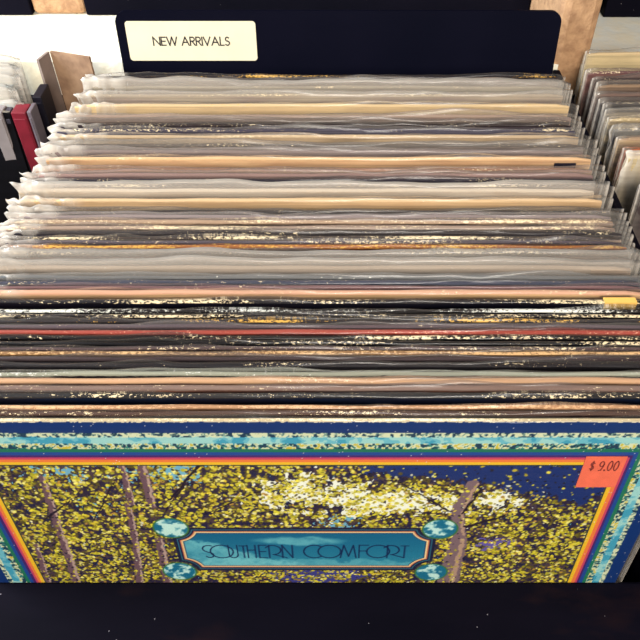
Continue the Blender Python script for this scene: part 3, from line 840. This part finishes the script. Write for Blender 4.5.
# box sets standing spine out in the left bin
def box_set(name, xa, xb, y, zt, dep, mat, label, cat='box set', par=None):
    A = at_z(xa, y, zt); B = at_z(xb, y, zt)
    h_ = zt - (ZB + .0002)
    c = empty(name, ((A.x + B.x) / 2, A.y, ZB + .0002)); tag(c, label, cat, 'slim box sets in the left bin')
    w_ = B.x - A.x - .0004
    bm = bmesh.new(); add_box(bm, -w_ / 2, w_ / 2, 0, dep, 0, h_, .0006)
    bm_obj('slipcase', bm, mat, c)
    bm = bmesh.new(); add_box(bm, -w_ / 2 + .0008, w_ / 2 - .0008, -.0006, -.0001, .004, h_ - .004, .0002, 1)
    bm_obj('spine', bm, mat, c)
    return c
RED = simple_mat('red_cloth', (120, 26, 42), .55, .3, 80, .0003, .3)
DG = simple_mat('dark_grey_card', (56, 54, 66), .5, .3, 60)
BK = simple_mat('black_card_plain', (20, 18, 30), .5, .3, 60, 0, .3)
MG = simple_mat('mid_grey_card', (104, 96, 104), .5, .3, 60)
PG = simple_mat('pale_card', (130, 122, 122), .6, .2, 60)
box_set('box_set', -14, 1.5, 113, ZT, .012, PG, 'pale grey box set spine at the left edge beside a dark one')
box_set('box_set', 2, 9.5, 113, ZT - .001, .014, DG, 'dark box set spine left of the red one')
box_set('box_set', 10, 25.5, 113, ZT, .012, RED, 'dark red box set spine in the left bin')
box_set('box_set', 26, 31, 112, ZT + .001, .012, MG, 'grey thin box set right of the red one')
box_set('box_set', 31.5, 41, 97, ZT - .002, .018, BK, 'black box set leaning beside the new arrivals sleeves')
# folded cardboard divider
BR = simple_mat('brown_cardboard', (158, 128, 102), .8, 0, 90, .0005, .2, col2=(128, 100, 80))
zc = ZT + .0085
c0 = at_z(49, 51.5, zc); cl_ = at_z(38.5, 60, zc); cr_ = at_z(89, 57.5, zc)
dy_ = (top_y(75.5) + .0035) - min(cl_.y, cr_.y)
dd = empty('cardboard_divider', (c0.x, c0.y, ZB + .0002)); tag(dd, 'folded brown cardboard divider standing at the back left corner of the new arrivals', 'divider')
def wallpanel(name, P, Q, mat, par, th=.0018):
    d = (Q - P); d.z = 0; n = Vector((-d.y, d.x, 0)).normalized() * th
    base = par.location
    hz = zc - ZB - .0002
    V = []
    for p in (P, Q, Q + n, P + n):
        V.append((p.x - base.x, p.y - base.y, 0))
    for p in (P, Q, Q + n, P + n):
        V.append((p.x - base.x, p.y - base.y, hz))
    F = [(3, 2, 1, 0), (4, 5, 6, 7), (0, 1, 5, 4), (1, 2, 6, 5), (2, 3, 7, 6), (3, 0, 4, 7)]
    return obj_from(name, V, F, mat, par)
sh = Vector((0, max(0, dy_), 0))
wallpanel('side_flap', cl_ + sh, c0 + sh, simple_mat('grey_lit_cardboard', (140, 124, 116), .8, .2, 80), dd)  # same card; the grey light on this flap is put into its colour
wallpanel('front_flap', c0 + sh + Vector((.0004, 0, 0)), cr_ + sh, BR, dd)

# ------------------------------------------------------------------ right neighbour bin
RR = [
 (52, 583, (216, 192, 150), (224, 204, 160), (206, 186, 146), .1, .04, 1, 'plain cream record, rearmost and tallest in the right bin'),
 (71, 583, (130, 84, 88), (140, 96, 96), (160, 120, 110), .3, .06, 1.5, 'mauve red record in front of the cream one in the right bin'),
 (77.5, 590, (90, 66, 66), (110, 80, 74), (90, 66, 66), .3, .06, 1.5, 'dark brown record, third from the back of the right bin'),
 (84, 594, (164, 134, 106), (158, 130, 108), (120, 96, 90), .3, .10, 2, 'light brown record, fourth from the back of the right bin'),
 (93, 591, (140, 110, 100), (136, 108, 100), (110, 84, 84), .2, .10, 2, 'rose brown record, fifth from the back of the right bin'),
 (101, 594, (70, 56, 64), (60, 48, 60), (90, 80, 90), .4, .08, 2, 'dark plum record with glints, sixth from the back, right bin'),
 (107, 600, (48, 42, 58), (54, 50, 66), (100, 96, 100), .4, .08, 2, 'black record, seventh from the back of the right bin'),
 (112.5, 599, (150, 140, 124), (150, 140, 126), (120, 110, 104), .3, .2, 3, 'grey record in hazy plastic, eighth in the right bin'),
 (118, 603, (200, 178, 136), (190, 170, 134), (110, 100, 96), .6, .12, 2, 'tan chipped record, ninth from the back of the right bin'),
 (128, 608, (130, 128, 128), (134, 134, 132), (90, 88, 96), .3, .22, 4, 'grey record with crinkled plastic corner in the right bin'),
 (137, 604, (180, 150, 120), (196, 170, 134), (150, 120, 104), .4, .12, 2, 'brown flecked record, fourth from the front of the right bin'),
 (149, 614, (200, 112, 70), (176, 100, 70), (150, 80, 60), .2, .02, 1, 'rust orange record showing its left edge in the right bin'),
 (155, 621, (220, 196, 146), (214, 196, 154), (196, 180, 150), .1, .3, 4, 'broad cream record with a whitish plastic end, second from front, right bin'),
 (183, 628, (150, 134, 124), (112, 98, 96), (84, 74, 80), .4, .1, 2, 'grey brown record, front one of the right bin'),
]
for i, (y, xl_, e_, f_, f2_, chp, mlk, h_, desc) in enumerate(RR):
    Yt = top_y(y)
    ny = RR[i + 1][0] if i + 1 < len(RR) else y + 12
    T = max(.0018, min(.0030, Yt - top_y(ny) - .0009))
    zt_ = ZT
    X0 = max(at_z(xl_, y, zt_).x, XR1 + .0045)
    rt = empty('record', (X0 + .157 + .003, Yt - T / 2 - H * sin(LEAN), ZB + .0004), (-LEAN, 0, 0))
    tag(rt, desc, 'record', 'records in the right neighbouring bin')
    make_jacket(rt, T, jacket_mat('jacket_print', e_, f_, f2_, chp, CREAM, 200 + i), 200 + i)
    make_sleeve(rt, T, 200 + i, h_ * .001, mlk * .5, .002, .004, .12 + (i in (9, 12)) * .6, .25 + (i == 12) * .5)

# ------------------------------------------------------------------ camera, light
cam = bpy.data.cameras.new('camera'); co = bpy.data.objects.new('camera', cam); COL.objects.link(co)
co.location = (0, 0, CZ); co.rotation_euler = (pi / 2 - PITCH, 0, 0)
cam.sensor_width = 36; cam.lens = FPX / 640 * 36; cam.shift_x = -(CX - 320) / 640
cam.clip_start = .01; cam.clip_end = 20
scene.camera = co

def area(name, loc, target, sx_, sy_, power, col):
    l = bpy.data.lights.new(name, 'AREA'); l.shape = 'RECTANGLE'; l.size = sx_; l.size_y = sy_; l.energy = power; l.color = col
    o = bpy.data.objects.new(name, l); COL.objects.link(o); o.location = loc
    o.rotation_euler = (Vector(target) - Vector(loc)).to_track_quat('-Z', 'Y').to_euler()
    return o
area('window_light', (-.95, .34, .85), (-.05, .38, ZT), .9, .7, 36, (.90, .96, 1.0))
area('overhead_light', (.15, -.95, 1.0), (0, .2, ZT - .05), .6, .6, 29, (1.0, .91, .79))

w = bpy.data.worlds.new('world'); scene.world = w; w.use_nodes = True
bgn = w.node_tree.nodes['Background']; bgn.inputs[0].default_value = (.80, .86, 1.0, 1); bgn.inputs[1].default_value = .22

scene.view_settings.view_transform = 'Standard'; scene.view_settings.look = 'None'
scene.view_settings.gamma = 1; scene.view_settings.exposure = 0.0
scene.view_settings.use_curve_mapping = False
scene.cycles.transparent_max_bounces = 24
scene.cycles.max_bounces = 8
